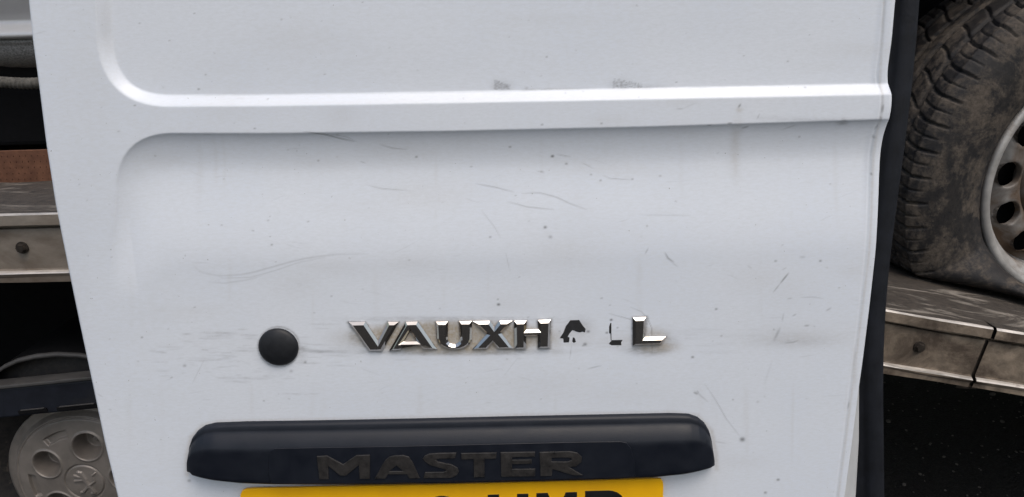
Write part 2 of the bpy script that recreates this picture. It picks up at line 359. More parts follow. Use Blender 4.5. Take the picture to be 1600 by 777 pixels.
for pts, wd, am in [
    ([(303, 417), (315, 427), (345, 432), (385, 429), (430, 416), (470, 405), (520, 398), (575, 397)], 1.5, .26),
    ([(318, 425), (350, 435), (390, 434), (430, 423), (468, 410), (515, 401)], 1.1, .22),
    ([(325, 441), (350, 443), (385, 438), (410, 431)], 1.3, .22),
    ([(474, 206), (505, 210), (530, 217), (552, 222)], 1.3, .75), ([(505, 209), (540, 214), (556, 223)], 1.0, .35),
    ([(592, 227), (612, 233), (636, 235)], 1.1, .42), ([(560, 254), (568, 257)], 1.0, .4),
    ([(570, 291), (595, 297), (640, 300)], 1.1, .32), ([(742, 289), (775, 295), (803, 302)], 1.2, .42),
    ([(815, 304), (842, 303), (868, 309), (892, 320), (918, 329)], 1.2, .40), ([(793, 317), (825, 325), (866, 329)], 1.2, .38),
    ([(752, 330), (772, 355), (782, 372)], 1.0, .25), ([(790, 395), (797, 425)], 1.0, .22), ([(870, 243), (893, 247)], 1.0, .35),
    ([(910, 256), (930, 266)], 1.0, .3), ([(944, 276), (955, 281), (990, 283)], 1.0, .35), ([(1000, 337), (1080, 338)], 1.2, .2),
    ([(1039, 395), (1044, 404), (1053, 410)], 1.4, .7), ([(1008, 397), (1013, 388)], 1.1, .45), ([(1047, 408), (1060, 418)], 1.0, .3),
    ([(1232, 427), (1219, 443)], 1.4, .75), ([(1219, 443), (1208, 457)], 1.1, .45), ([(1222, 422), (1229, 418)], .9, .3),
    ([(1251, 465), (1270, 464), (1287, 467)], 1.0, .32), ([(1230, 467), (1238, 466)], 1.1, .35),
    ([(1225, 488), (1222, 503)], 1.0, .3), ([(1238, 494), (1244, 491)], 1.2, .45), ([(1291, 486), (1299, 481)], 1.5, .4),
    ([(1257, 509), (1264, 509)], 1.3, .6), ([(1226, 536), (1240, 535), (1247, 532)], 1.2, .45), ([(1209, 533), (1219, 512)], 2.4, .38),
    ([(1101, 600), (1118, 625), (1135, 655), (1157, 683)], .9, .38), ([(1085, 610), (1106, 628)], 1.1, .35), ([(1084, 613), (1090, 616)], 1.6, .7),
    ([(1117, 690), (1135, 693)], 1.0, .3), ([(951, 490), (985, 499), (1002, 508), (1010, 516)], .9, .42),
    ([(985, 480), (1002, 487), (1012, 498), (1018, 512), (1019, 540), (1019, 554)], .9, .50),
    ([(893, 540), (890, 562)], .9, .3), ([(918, 576), (940, 571)], 1.1, .4), ([(1089, 610), (1092, 616)], 1.2, .5),
    ([(785, 590), (808, 560), (823, 560)], .8, .14), ([(1206, 565), (1194, 600)], 2.0, .10), ([(1232, 427), (1208, 457)], .8, .3),
    ([(1057, 170), (1068, 170)], 1.2, .35), ([(1062, 172), (1090, 160)], 1.0, .15), ([(1154, 168), (1157, 163)], 1.6, .8),
    ([(1160, 201), (1171, 198)], 1.3, .6), ([(1137, 193), (1144, 193)], 1.5, .8), ([(1183, 186), (1187, 178)], 1.1, .35),
    ([(1225, 203), (1245, 196)], 1.2, .3), ([(1105, 196), (1112, 196)], 1.1, .5), ([(1380, 163), (1378, 176)], 1.5, .8),
    ([(1376, 183), (1377, 187)], 1.6, .6), ([(1369, 213), (1371, 217)], 2.4, .55), ([(1374, 195), (1371, 203)], 1.2, .6),
    ([(1372, 205), (1368, 240), (1366, 272)], .9, .3), ([(1366, 272), (1367, 275)], 1.8, .7), ([(1327, 628), (1325, 640)], 1.2, .45),
    ([(300, 600), (320, 560)], .9, .2), ([(47, 55), (72, 48)], 1.2, .16), ([(150, 616), (160, 622)], .9, .25), ([(169, 641), (173, 642)], 1.1, .3),
    ([(366, 155), (380, 155)], .9, .2), ([(470, 545), (500, 549), (540, 550)], 2.6, .30), ([(420, 535), (468, 545)], 2.0, .2),
    ([(1168, 415), (1175, 420)], 1.0, .3), ([(1250, 402), (1258, 402)], 2.2, .28), ([(844, 270), (850, 271)], 1.3, .5), ([(838, 269), (852, 273)], .8, .3)]:
    stroke(scr, arc(pts, 16), wd * .85, am * .9)
for (x_, y_, r_, a_) in [(864, 246, 1.9, .95), (852, 356, 2.0, .75), (860, 371, 2.4, .4), (766, 371, 1.5, .5), (797, 231, 1.4, .6), (649, 247, 1.5, .6), (494, 253, 1.2, .5),
    (886, 258, 1.5, .6), (990, 282, 1.3, .5), (940, 284, 1.3, .5), (925, 275, 1.3, .4), (1034, 277, 1.3, .4), (1160, 687, 3.4, .75), (1184, 628, 1.6, .2), (1216, 750, 1.8, .7), (1196, 770, 1.8, .6),
    (779, 476, 1.9, .9), (778, 468, 1.0, .5), (1282, 408, 1.6, .6), (1212, 408, 1.5, .5), (1119, 483, 1.6, .6), (1082, 558, 1.7, .7), (1127, 525, 1.2, .4), (424, 383, 1.3, .5), (518, 463, 1.2, .4),
    (221, 528, 1.4, .5), (288, 572, 2.2, .4), (477, 566, 1.6, .6), (455, 580, 2, .35), (847, 195, 1.3, .6), (398, 201, 1.3, .5), (305, 140, 1.5, .6), (210, 165, 1.3, .5), (316, 117, 1.1, .4), (211, 36, 1.1, .4), (436, 30, 1.1, .4),
    (295, 752, 2.2, .5), (1253, 215, 1.3, .4), (1236, 96, 1.2, .4), (855, 89, 1.2, .5), (940, 193, 1.3, .5), (1262, 137, 1.4, .4), (965, 512, 1.0, .6), (955, 500, 1.6, .9), (965, 541, 1.2, .3), (914, 538, 2.2, .7), (911, 540, 1.2, .5), (919, 518, 1.8, .7), (948, 520, 1.5, .7), (953, 477, 1.0, .4)]:
    stroke(scr, [(x_ - .6, y_), (x_ + .6, y_)], r_, a_, taper=False)
for k in range(150):      # tiny chips
    x_, y_ = rng.uniform(90, 1370), rng.uniform(0, 777)
    stroke(scr, [(x_, y_), (x_ + rng.uniform(.4, 2.5), y_ + rng.uniform(-1, 1))], rng.uniform(.6, 1.1), rng.uniform(.12, .45), taper=False)
for k in range(70):       # hairline scuffs
    x_, y_ = rng.uniform(240, 1340), rng.uniform(230, 640); a_ = rng.normal(0, .25); l_ = rng.uniform(8, 45)
    stroke(scr, [(x_, y_), (x_ + l_ * .5, y_ + l_ * .5 * a_ + rng.uniform(-1.5, 1.5)), (x_ + l_, y_ + l_ * a_)], .7, rng.uniform(.05, .14))
for k in range(46):       # horizontal scuffing either side of the round cap
    x_ = rng.uniform(225, 520); y_ = rng.normal(552, 24); l_ = rng.uniform(10, 60)
    stroke(gry, [(x_, y_), (x_ + l_, y_ + rng.uniform(-1, 2))], rng.uniform(.8, 2.2), rng.uniform(.08, .26))
for k in range(60):       # rubbed dirt trailing from the badge to the right
    x_ = rng.uniform(560, 1230); y_ = rng.normal(528, 12); l_ = rng.uniform(20, 70)
    stroke(gry, [(x_, y_), (x_ + l_, y_ + rng.uniform(-1, 1))], rng.uniform(1.5, 3), rng.uniform(.04, .10))
for k in range(60):       # fine grey scuffs around the cap
    x_ = rng.normal(400, 80); y_ = rng.normal(560, 22); l_ = rng.uniform(4, 26)
    stroke(scr, [(x_, y_), (x_ + l_, y_ + rng.uniform(-1, 1))], .7, rng.uniform(.06, .22))
stroke(scr, [(470, 548), (500, 549.5), (530, 549)], 1.4, .35); stroke(gry, [(560, 536), (545, 520)], 6, .4)
blob(gry, 1238, 533, 60, 9, .16); blob(brn, 1245, 528, 80, 16, .16)
# rubbed patches above the ledge
for k in range(260):
    c0, c1, y1 = (772, 24, 140) if k < 130 else (960, 46, 138)
    q = rng.random() ** 1.5; x_ = c0 + q * c1; y_ = y1 - rng.uniform(0, 15) * (1 - q * .6)
    stroke(scr, [(x_, y_), (x_ + rng.uniform(0, 2), y_)], .8, rng.uniform(.2, .5), taper=False)
blob(gry, 784, 136, 14, 8, .30); blob(gry, 972, 133, 16, 8, .28); blob(gry, 1010, 137, 40, 4, .2)
stroke(gry, [(790, 141.5), (850, 140.5), (920, 139)], 1.6, .35); stroke(gry, [(820, 140), (826, 138)], 2.5, .4)
stroke(gry, [(300, 150.0), (700, 145.5), (1000, 139), (1385, 131.5)], 1.2, .13, taper=False)
stroke(brn, [(160, 0), (161, 60), (170, 90)], 7, .10)
# grime caught round the badge letters
def blk(a, b): blob(brn, (a + b) / 2, 527, (b - a) / 2 + 4, 25, 1.0, 6)
blk(552, 862)
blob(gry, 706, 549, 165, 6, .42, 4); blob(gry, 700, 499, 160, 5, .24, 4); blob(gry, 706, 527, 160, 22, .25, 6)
blob(brn, 1018, 530, 26, 18, .50, 4); blob(brn, 1026, 542, 32, 9, .60, 3); blob(gry, 1012, 546, 34, 9, .50, 3); blob(gry, 1040, 532, 18, 14, .30)
blob(brn, 900, 522, 32, 22, .16, 4); blob(gry, 906, 508, 18, 12, .22); blob(brn, 868, 530, 12, 20, .28); blob(brn, 975, 532, 40, 12, .18); blob(brn, 540, 530, 30, 16, .20); blob(gry, 560, 535, 18, 14, .25)
blob(gry, 472, 545, 8, 10, .3); blob(brn, 640, 527, 40, 26, .15)
# runs and stains
for k in range(34):       # thin road-film runs below the ledge and above the trim
    x_ = rng.uniform(200, 1360); y_ = rng.choice([212, 400, 600]); l_ = rng.uniform(40, 150)
    stroke(brn, [(x_, y_), (x_ + rng.uniform(-2, 2), y_ + l_)], rng.uniform(2, 6), rng.uniform(.03, .09))
for k in range(40):
    blob(brn, rng.uniform(150, 1370), rng.uniform(10, 760), rng.uniform(20, 90), rng.uniform(8, 30), rng.uniform(.03, .09))
stroke(brn, [(300, 163), (800, 156), (1380, 146)], 5, .06, taper=False)
stroke(gry, [(230, 209), (700, 206), (1380, 187)], 2.0, .05, taper=False)
stroke(brn, [(1153, 182), (1152, 215), (1153, 285)], 8, .22); stroke(brn, [(1156, 168), (1154, 176)], 5, .35); stroke(brn, [(1148, 212), (1162, 203)], 4, .18)
stroke(brn, [(1030, 160), (1096, 160)], 6, .08)
blob(brn, 1245, 522, 70, 18, .10); blob(gry, 1235, 532, 60, 10, .10)
blob(gry, 110, 500, 30, 200, .05); blob(brn, 140, 100, 40, 180, .04)
stroke(brn, [(1388, 0), (1381, 110), (1379, 160), (1371, 240), (1358, 400), (1338, 560), (1310, 777)], 2.2, .28, taper=False)
stroke(brn, [(1337, 540), (1334, 610)], 4, .3)
stroke(gry, [(1180, 185), (1290, 188), (1385, 188)], 4, .18); blob(gry, 1318, 191, 9, 6, .4)
blob(brn, 1085, 715, 45, 60, .06)
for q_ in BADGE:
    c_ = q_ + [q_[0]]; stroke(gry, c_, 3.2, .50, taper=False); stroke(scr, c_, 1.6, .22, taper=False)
stroke(gry, arcp(435.5, 542, 32, 30.5, 0, 360, 40), 2.2, .45, taper=False); blob(gry, 470, 552, 10, 8, .25)  # grime ring that also paints the shadow at the cap's rim; smudge beside it
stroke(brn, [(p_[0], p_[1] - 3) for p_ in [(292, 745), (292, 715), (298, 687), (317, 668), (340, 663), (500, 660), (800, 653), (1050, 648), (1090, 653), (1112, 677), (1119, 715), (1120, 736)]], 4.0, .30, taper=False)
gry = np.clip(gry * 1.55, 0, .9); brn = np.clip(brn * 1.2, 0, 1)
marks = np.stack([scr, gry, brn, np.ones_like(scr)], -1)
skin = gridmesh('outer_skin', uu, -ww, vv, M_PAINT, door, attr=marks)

# inner frame of the door, seen past the skin at the lower right, and closing the back
PANEL_R = [(1340, 400), (1343, 500), (1347, 545), (1348.5, 620), (1348, 700), (1343.5, 777), (1340, 840)]
er2 = edge_fn(PANEL_R)
rr = rows[rows < dr(1340, 430)[1]][::6]
V = []; Fc = []
for v_ in rr:
    ur = float(er2(v_)) + .004; ul = float(EL(v_)) + .006
    V += [(ur - .05, .020, v_), (ur - .003, .016, v_), (ur, .019, v_), (ur, .050, v_), (ul, .050, v_)]
for k in range(len(rr) - 1):
    for j in range(4): a = k * 5 + j; Fc.append((a, a + 1, a + 6, a + 5))
mesh('inner_panel', V, Fc, M_PAINT_PLAIN, door, smooth=False)
vs = rows[::8]; V = []; Fc = []
for v_ in vs:
    V += [(float(EL(v_)) + .002, .034, v_), (float(ER(v_)) - .002, .034, v_), (float(ER(v_)) - .03, .052, v_), (float(EL(v_)) + .03, .052, v_)]
for k in range(len(vs) - 1):
    for j in range(4): a = k * 4 + j; b = k * 4 + (j + 1) % 4; Fc.append((a, b, b + 4, a + 4))
Fc += [(3, 2, 1, 0), tuple(len(V) - 4 + j for j in range(4))]
mesh('door_frame', V, Fc, M_PAINT_PLAIN, door)

# black rubber seal hanging along the hinge side
SEAL_O = [(1439, -60), (1435.5, 0), (1432, 62), (1421, 165), (1410, 240), (1400, 320), (1390, 400), (1383, 480), (1378.5, 560), (1378.5, 620), (1380, 680), (1381.5, 777), (1382, 860), (1383, 1100), (1384, 1500)]
SH = -.030
so = edge_fn(SEAL_O, SH, 181)
sv = rows[rows > .05][::3]
uo = so(sv)
prof_s = [(-.050, -.006), (-.034, -.003), (-.0265, -.0015), (-.0225, .0000), (-.0215, .0035), (-.0185, .0062), (-.012, .0075), (-.006, .0068), (-.0015, .0045), (0, .001), (-.0006, -.006), (-.006, -.010), (-.05, -.012)]
X = np.stack([uo + a for a, b in prof_s], 1); Yw = np.stack([np.full_like(uo, -(SH + b)) for a, b in prof_s], 1)
Yw = Yw + .0006 * np.sin(sv * 23)[:, None]
gridmesh('rubber_seal', X, Yw, np.repeat(sv[:, None], len(prof_s), 1), M_SEAL, door)

# round blanking cap
cu_, cv_ = dr(435.5, 542)
rad = .0232
tt = np.linspace(0, 2 * math.pi, 72, endpoint=False); rs = [(1.0, -.006), (1.0, .0012), (.985, .0024), (.95, .0036), (.85, .0052), (.65, .0070), (.4, .0082), (.2, .0087), (.001, .0088)]
X = np.array([[cu_ + rad * r * math.cos(a) for a in tt] for r, z in rs]); Z = np.array([[cv_ + rad * .985 * r * math.sin(a) for a in tt] for r, z in rs]); Y = np.array([[-z for a in tt] for r, z in rs])
gridmesh('blanking_cap', X, Y, Z, M_CAP, door, wrap=True)

# badge letters
def D2(pts, h=.0): return [dr(a, b, h) for a, b in pts]
for nm, loops in letters:
    curve_solid('badge_letter', [D2(l, .003) for l in loops], .0050, .0030, M_CHROME, door)['label'] = 'chrome letter %s of the word VAUXHALL' % nm
curve_solid('letter_residue', [D2([(891, 500.5), (905, 500), (910, 508), (915, 514), (914, 519.5), (910, 518), (906, 519.5), (900, 518), (897, 516.5), (894, 516), (890, 521), (887, 526), (890, 527.5), (889, 535), (880.5, 535.5), (880, 529), (874.5, 528.5), (880, 520), (884, 510)]),
                               D2([(895, 527), (898, 528), (900, 534), (896.5, 536), (894, 533.5)])], .0006, .0002, M_GLUE, door)['label'] = 'black adhesive left by a missing letter A'
curve_solid('letter_residue', [D2([(951, 537), (956, 531.5), (972.8, 531), (970.5, 535), (971, 539.5), (955, 539.5)]), D2([(951.8, 510), (953.8, 504.5), (955.2, 505), (955.4, 532), (954.2, 532), (953.8, 521), (951.8, 521)])],
            .0006, .0002, M_GLUE, door)['label'] = 'black adhesive left by a missing letter L'
# clear gel crumbs still stuck inside the V
gel = [(585, 512), (595, 509), (606, 510), (601, 522), (592, 532), (583, 520)]

# ------------------------------------------------------------------ trim strip over the number plate
TOP = [(292.5, 745), (292, 715), (293.5, 700), (298, 687), (306, 677), (317, 669.5), (333, 665.5), (380, 663.5), (500, 661.5), (650, 658.5), (800, 655), (950, 652), (1050, 650), (1078, 651), (1092, 656), (1103, 665), (1110, 677), (1114, 692), (1116.5, 715), (1117, 736)]
BOT = [(292.5, 745), (297, 748.5), (330, 753), (375, 757.5), (430, 759.5), (560, 760), (700, 758), (850, 754.5), (950, 751.5), (1020, 748.5), (1070, 743.5), (1105, 738.5), (1114, 737.5), (1117, 736)]
H0 = .020
tT = [dr(a, b, H0 * .4) for a, b in TOP]; tB = [dr(a, b, H0) for a, b in BOT]
u0, u1 = tT[0][0], tT[-1][0]
un = np.concatenate([np.linspace(0, .05, 28, endpoint=False) ** 1.0, np.linspace(.05, .95, 150, endpoint=False), np.linspace(.95, 1, 29)])
# cosine crowding at both tips
tipa = u0 + (u1 - u0) * un
tu = np.array([p[0] for p in tT]); tv = np.array([p[1] for p in tT]); bu = np.array([p[0] for p in tB]); bv = np.array([p[1] for p in tB])
tu = np.maximum.accumulate(tu + np.arange(len(tu)) * 1e-6)
vt = np.interp(tipa, tu, tv); vb = np.interp(tipa, bu, bv)
vt = np.maximum(vt, vb + .002)
end = np.minimum(tipa - u0, u1 - tipa)
ef = np.clip(end / .050, 0, 1); ef = np.sqrt(np.clip(1 - (1 - ef) ** 2, 0, 1))       # height rolls off towards the tips
P = [(0, -.010), (0.0, .003), (.015, .0065), (.05, .0080), (.10, .0086), (.135, .0092), (.16, .0115), (.26, .0168), (.335, .0197), (.37, .0206), (.42, .0208), (.5, .0207), (.7, .0205), (.9, .0202), (.965, .0198), (.99, .0180), (1.0, .015), (1.0, -.010)]
tx = np.repeat(tipa[:, None], len(P), 1)
tz = np.stack([vt + (vb - vt) * a for a, b in P], 1)
ty = np.stack([-(b + 0 * ef if b < 0 else b * (.30 + .70 * ef)) for a, b in P], 1)
trim = gridmesh('trim_strip', tx, ty, tz, M_PLASTIC, door)
# raised lettering panel on the strip
HP = .0210
pan = [(425, 756.5), (419, 738), (420.5, 715), (424, 704), (430, 700.8), (470, 699.8), (620, 697.3), (780, 693.6), (900, 690.8), (970, 689.8), (979, 692), (986, 701), (991, 720), (992.5, 745.5), (850, 749.5), (700, 753), (560, 755.5)]
curve_solid('name_panel', [D2(pan, HP)], .0006, .00035, M_PLASTIC, trim, y0=-HP)
HG = .0222
def sshape():
    # stout wide S traced as one outline
    return [(664, 721), (660.5, 717), (664, 712), (671, 709), (684, 708), (713, 707.5), (711, 716), (684, 717), (681, 719), (684, 721.5), (706, 726), (715, 731), (717, 737), (713, 743.5), (704, 746.5), (662, 747.2), (664, 738), (693, 737.5), (698, 735.5), (694, 733), (672, 727)]
mast = [
 ('M', [[(495, 713), (511, 712), (536, 725.5), (557, 711.5), (578, 710.8), (578, 748), (562, 748.3), (560.5, 727), (541, 743), (532, 743.3), (513, 728), (513.5, 748.7), (499, 749.2)]]),
 ('A', [[(585.5, 748), (595, 731), (602, 719), (608, 714), (616, 711.8), (630, 711.4), (639, 714), (645, 723), (656, 747.3), (639.5, 747.6), (636, 741), (606, 741.3), (602, 748)], [(608.5, 736.5), (619.5, 727), (629.5, 736)]]),
 ('S', [sshape()]),
 ('T', [[(720.5, 708.3), (776, 707.3), (775, 716.5), (757, 717), (757, 745.6), (740.5, 746), (740, 717.5), (721, 718)]]),
 ('E', [[(782, 707), (836, 706), (835.5, 713.5), (800, 714.5), (800, 718.5), (831, 718), (831, 724.5), (800, 725.5), (800, 733), (836.5, 732.5), (836, 744), (783, 745)]]),
 ('R', [[(843, 706.5), (890, 705.2), (902, 707.5), (909, 714), (908.5, 722), (900, 728.5), (889, 730), (910.5, 742.5), (897, 742.8), (863, 733), (862, 743.5), (844.5, 744)], [(862, 715.5), (862, 721), (886, 721.5), (893, 719), (893, 716), (886, 714.8)]])]
for nm, loops in mast:
    o = curve_solid('strip_letter', [D2(l, HG) for l in loops], .0012, .0006, M_GHOST, trim, res=1, y0=-HG + .0004)
    o['label'] = 'worn letter %s of the word MASTER' % nm

# ------------------------------------------------------------------ number plate
HN = .0075
pl = D2([(375, 777), (375.5, 773), (378, 767.5), (384, 764.8), (394, 764), (700, 757.5), (1028, 748.8), (1033, 749.5), (1036, 753), (1036.8, 760)], HN)
bL, bR = dr(375, 777, HN), dr(1036.5, 777, HN)
pl = [(bL[0], bL[1] - .095)] + pl + [(bR[0], bR[1] - .095 + .002)]
plate = curve_solid('number_plate', [pl], .0022, .0008, M_YELLOW, door, y0=-HN + .002)
plate['label'] = 'yellow number plate tucked under the black trim strip'
sc = (bR[0] - bL[0]) / .520
def glyph(kind, x0, top):
    W, Hh, T = .050 * sc, .079 * sc, .014 * sc
    b = top - Hh
    if kind == 'H': return [[(x0, top), (x0 + T, top), (x0 + T, top - Hh * .42), (x0 + W - T, top - Hh * .42), (x0 + W - T, top), (x0 + W, top), (x0 + W, b), (x0 + W - T, b), (x0 + W - T, top - Hh * .58), (x0 + T, top - Hh * .58), (x0 + T, b), (x0, b)]]
    if kind == 'M': return [[(x0, top), (x0 + T, top), (x0 + W / 2, top - Hh * .38), (x0 + W - T, top), (x0 + W, top), (x0 + W, b), (x0 + W - T, b), (x0 + W - T, top - Hh * .3), (x0 + W / 2, top - Hh * .62), (x0 + T, top - Hh * .3), (x0 + T, b), (x0, b)]]
    if kind == 'P':
        r = Hh * .27; o = [(x0, top)] + [(x0 + W - r + r * math.sin(R(a)), top - r + r * math.cos(R(a))) for a in range(0, 181, 15)] + [(x0 + T, top - 2 * r), (x0 + T, b), (x0, b)]
        ri = r - T * .9; i = [(x0 + T, top - T * .9)] + [(x0 + W - r + ri * math.sin(R(a)), top - r + ri * math.cos(R(a))) for a in range(0, 181, 15)] + [(x0 + T, top - 2 * r + T * .9)]
        return [o, i]
    r = W / 2; o = [(x0 + r + r * math.cos(R(a)), (top - r if a < 180 else b + r) + r * math.sin(R(a))) for a in range(0, 360, 12)]
    ri = r - T; i = [(x0 + r + ri * math.cos(R(a)), (top - r if a < 180 else b + r) + ri * math.sin(R(a))) for a in range(0, 360, 12)]
    return [o, i]
for kind, pxx, pyy in (('0', 658, 775.5), ('H', 762, 773), ('M', 838, 770.5), ('P', 914, 767.3)):
    a = dr(pxx, pyy, HN)
    o = curve_solid('plate_character', glyph(kind, a[0], a[1]), .00045, .0001, M_PRINT, plate, y0=-HN)

# ------------------------------------------------------------------ recovery truck: bed edge, deck, underside
YR = 1.20                                      # plane of the bed's outer face
kx = at(504, 333, YR)                          # knee where the bed starts to slope down
zl = at(40, 332.5, YR).z; zr1 = at(1380, 482, YR); zr2 = at(1600, 519, YR)
slope = math.atan2(zr1.z - zr2.z, zr2.x - zr1.x)
kx_x = zr1.x - (zl - zr1.z) / math.tan(slope)
truck = empty('recovery_truck', (kx_x, YR, 0)); tag(truck, 'grimy recovery truck flatbed running behind the white door', 'truck')
def T(p): return (p[0] - kx_x, p[1] - YR, p[2])
RAIL = .122
# rail cross-section (y towards camera negative, z down from the lip)
rail_prof = [(.030, .000), (-.0035, .000), (-.0058, -.0010), (-.0075, -.0032), (-.0080, -.020), (-.0060, -.0225), (.0090, -.0235), (.0090, -.0275), (.0005, -.0285), (.0005, -.098), (-.001, -.1010), (-.0065, -.1030), (-.0080, -.1055), (-.0070, -.1085), (-.0045, -.112), (-.0045, -.121), (.004, -.123), (.030, -.123)]
def rail(name, x0, x1, z0, z1, parts=None, dyend=0.0):
    ns = 40; ss = np.linspace(0, 1, ns)
    X = np.stack([x0 + (x1 - x0) * ss for _ in rail_prof], 1) ; Z0 = z0 + (z1 - z0) * ss
    X = X - kx_x; Y = np.stack([np.full(ns, a) + .0008 * np.sin(ss * 31 + a * 900) for a, b in rail_prof], 1); Z = np.stack([Z0 + b + .0005 * np.sin(ss * 47 + b * 300) for a, b in rail_prof], 1)
    o = gridmesh(name, X, Y, Z, M_ALU, truck, smooth=False)
    o.data.materials.append(M_ALU_EDGE); m = len(rail_prof) - 1
    idx = np.zeros((ns - 1) * m, np.int32)
    for k in (1, 2, 10, 11): idx[k::m] = 1
    o.data.materials.append(M_DECK); idx[0::m] = 2
    o.data.polygons.foreach_set('material_index', idx); return o
rail('bed_rail', -3.2, kx_x, zl, zl)
jt, jb = at(1552, 511, YR), at(1512, 613, YR)
def zt(x_): return zl - (x_ - kx_x) * math.tan(slope)
# the tail section has a slanting butt joint
def sheared(name, x0, x1, cut0, cut1):
    o = rail(name, x0, x1, zt(x0), zt(x1)); me = o.data; n = len(me.vertices); co = np.empty(n * 3, np.float32); me.vertices.foreach_get('co', co); co = co.reshape(-1, 3)
    me.materials[0] = M_TAIL; xx = co[:, 0] + kx_x; f = (xx - x0) / (x1 - x0); dz = np.array([zt(q) for q in xx]) - co[:, 2]
    sh = (jb.x - jt.x) / RAIL; amt = dz * sh * (cut0 * (1 - f) + cut1 * f)
    co[:, 0] += amt; co[:, 2] -= amt * math.tan(slope); me.vertices.foreach_set('co', co.ravel()); me.update(); return o
sheared('tail_rail', kx_x, jt.x - .0035, 0, 1); sheared('tail_rail', jt.x + .0035, 3.4, 1, 0)
# dark joint filler behind the gap
mesh('rail_joint', [T((jt.x - .02, YR + .006, zt(jt.x) - .003)), T((jt.x + .02, YR + .006, zt(jt.x) - .010)), T((jb.x + .02, YR + .006, jb.z + .002)), T((jb.x - .02, YR + .006, jb.z + .006))], [(3, 2, 1, 0)], M_BOLT, truck)
def bolt(pxx, pyy, r=.0085):
    p = at(pxx, pyy, YR); bm = bmesh.new()
    bmesh.ops.create_cone(bm, cap_ends=True, segments=20, radius1=r * 1.25, radius2=r * 1.2, depth=.002, matrix=Matrix.Translation((0, -.0012, 0)) @ Matrix.Rotation(R(90), 4, 'X'))
    bmesh.ops.create_cone(bm, cap_ends=True, segments=6, radius1=r, radius2=r * .8, depth=.007, matrix=Matrix.Translation((0, -.005, 0)) @ Matrix.Rotation(R(90), 4, 'X') @ Matrix.Rotation(.3, 4, 'Z'))
    me = bpy.data.meshes.new('bolt'); bm.to_mesh(me); bm.free()
    o = link(bpy.data.objects.new('bolt', me), M_BOLT, truck); o.location = T(p)
bolt(35, 387); bolt(1436, 542)
# deck plates
nx, ny = 90, 60
def deckmesh(name, x0, x1, zf):
    xs = np.linspace(x0, x1, nx); ys = np.linspace(.012, 2.2, ny) ** 1.0
    X, Y = np.meshgrid(xs - kx_x, ys); Z = np.array([[zf(q) for q in xs]] * ny) - .003 + .010 * sm(.015, .09, Y) + .0012 * np.sin(X * 40 + Y * 9) * np.sin(Y * 33)
    return gridmesh(name, X, Y, Z, M_DECK, truck)
deckmesh('deck', -3.2, kx_x, lambda q: zl); deckmesh('tail_deck', kx_x, 3.4, zt)
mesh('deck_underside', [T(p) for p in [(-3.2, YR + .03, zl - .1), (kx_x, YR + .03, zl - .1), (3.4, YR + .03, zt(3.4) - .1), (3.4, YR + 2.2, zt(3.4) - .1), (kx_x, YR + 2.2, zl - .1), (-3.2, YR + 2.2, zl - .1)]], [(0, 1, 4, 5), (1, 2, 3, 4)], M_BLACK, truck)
box('dark_chassis_block', T((-3.2, 1.86, .30)), T((.45, 1.98, .76)), M_BLACK, truck, .008)  # tall chassis stand-in added to block bright light from the far side
box('dark_chassis_block', T((-3.2, 2.9, .20)), T((3.4, 3.0, .34)), M_BLACK, truck, .008)
# rear mudguard arch and its guard bar
ap = [at(a, b, 1.27) for a, b in [(-70, 650), (-35, 610), (-12, 588), (8, 573), (30, 563), (58, 556.5), (90, 553.5), (125, 555), (165, 562), (205, 575), (250, 600), (300, 650)]]
V = []; Fc = []
sec = [(-.006, -.003), (-.006, .003), (0, .005), (.02, .004), (.30, .004), (.30, -.004), (.02, -.002)]
for k, p in enumerate(ap):
    for dy, dz in sec: V.append(T((p.x, p.y + dy, p.z + dz)))
for k in range(len(ap) - 1):
    for j in range(len(sec)): a = k * 7 + j; b = k * 7 + (j + 1) % 7; Fc.append((a, b, b + 7, a + 7))
o = mesh('mudguard', V, Fc, M_BLACK, truck, smooth=True); o.data.materials.append(M_GUARD_EDGE)
for p in o.data.polygons:
    if p.index % 7 in (0, 1, 6): p.material_index = 1  # highlight on the black plastic edge put in as a grey colour
# dusty inner step seen under the arch
b0 = at(-40, 606, 1.235); b1 = at(190, 583, 1.235); c0 = at(-40, 657, 1.235); c1 = at(190, 640, 1.235)
ang = math.atan2(b1.z - b0.z, b1.x - b0.x); hh = b0.z - c0.z; ln = 1.25
bar_m = Matrix.Translation(T(b0)) @ Matrix.Rotation(-ang, 4, 'Y')
gb = box('guard_bar', (-.6, 0, -hh), (ln, .025, -.0075), M_GUARD, truck, .004, bar_m)
box('guard_lip', (-.6, -.004, -.007), (ln, .028, 0), M_GUARD_EDGE, gb, .002, bar_m)
for a, b, yy in ((30, 74, 643.5), (90, 152, 638)):
    q0, q1 = at(a, yy, 1.235), at(b, yy - (b - a) * .10, 1.235)
    m2 = Matrix.Translation(T(q0)) @ Matrix.Rotation(-math.atan2(q1.z - q0.z, q1.x - q0.x), 4, 'Y'); L_ = (q1 - q0).length
    box('guard_slot', (0, -.0035, -.0045), (L_, .002, .003), M_BLACK, gb, .001, m2)
    box('slot_lip', (.006, -.0045, .0032), (L_ - .004, -.001, .0042), M_GUARD_EDGE, gb, 0, m2)

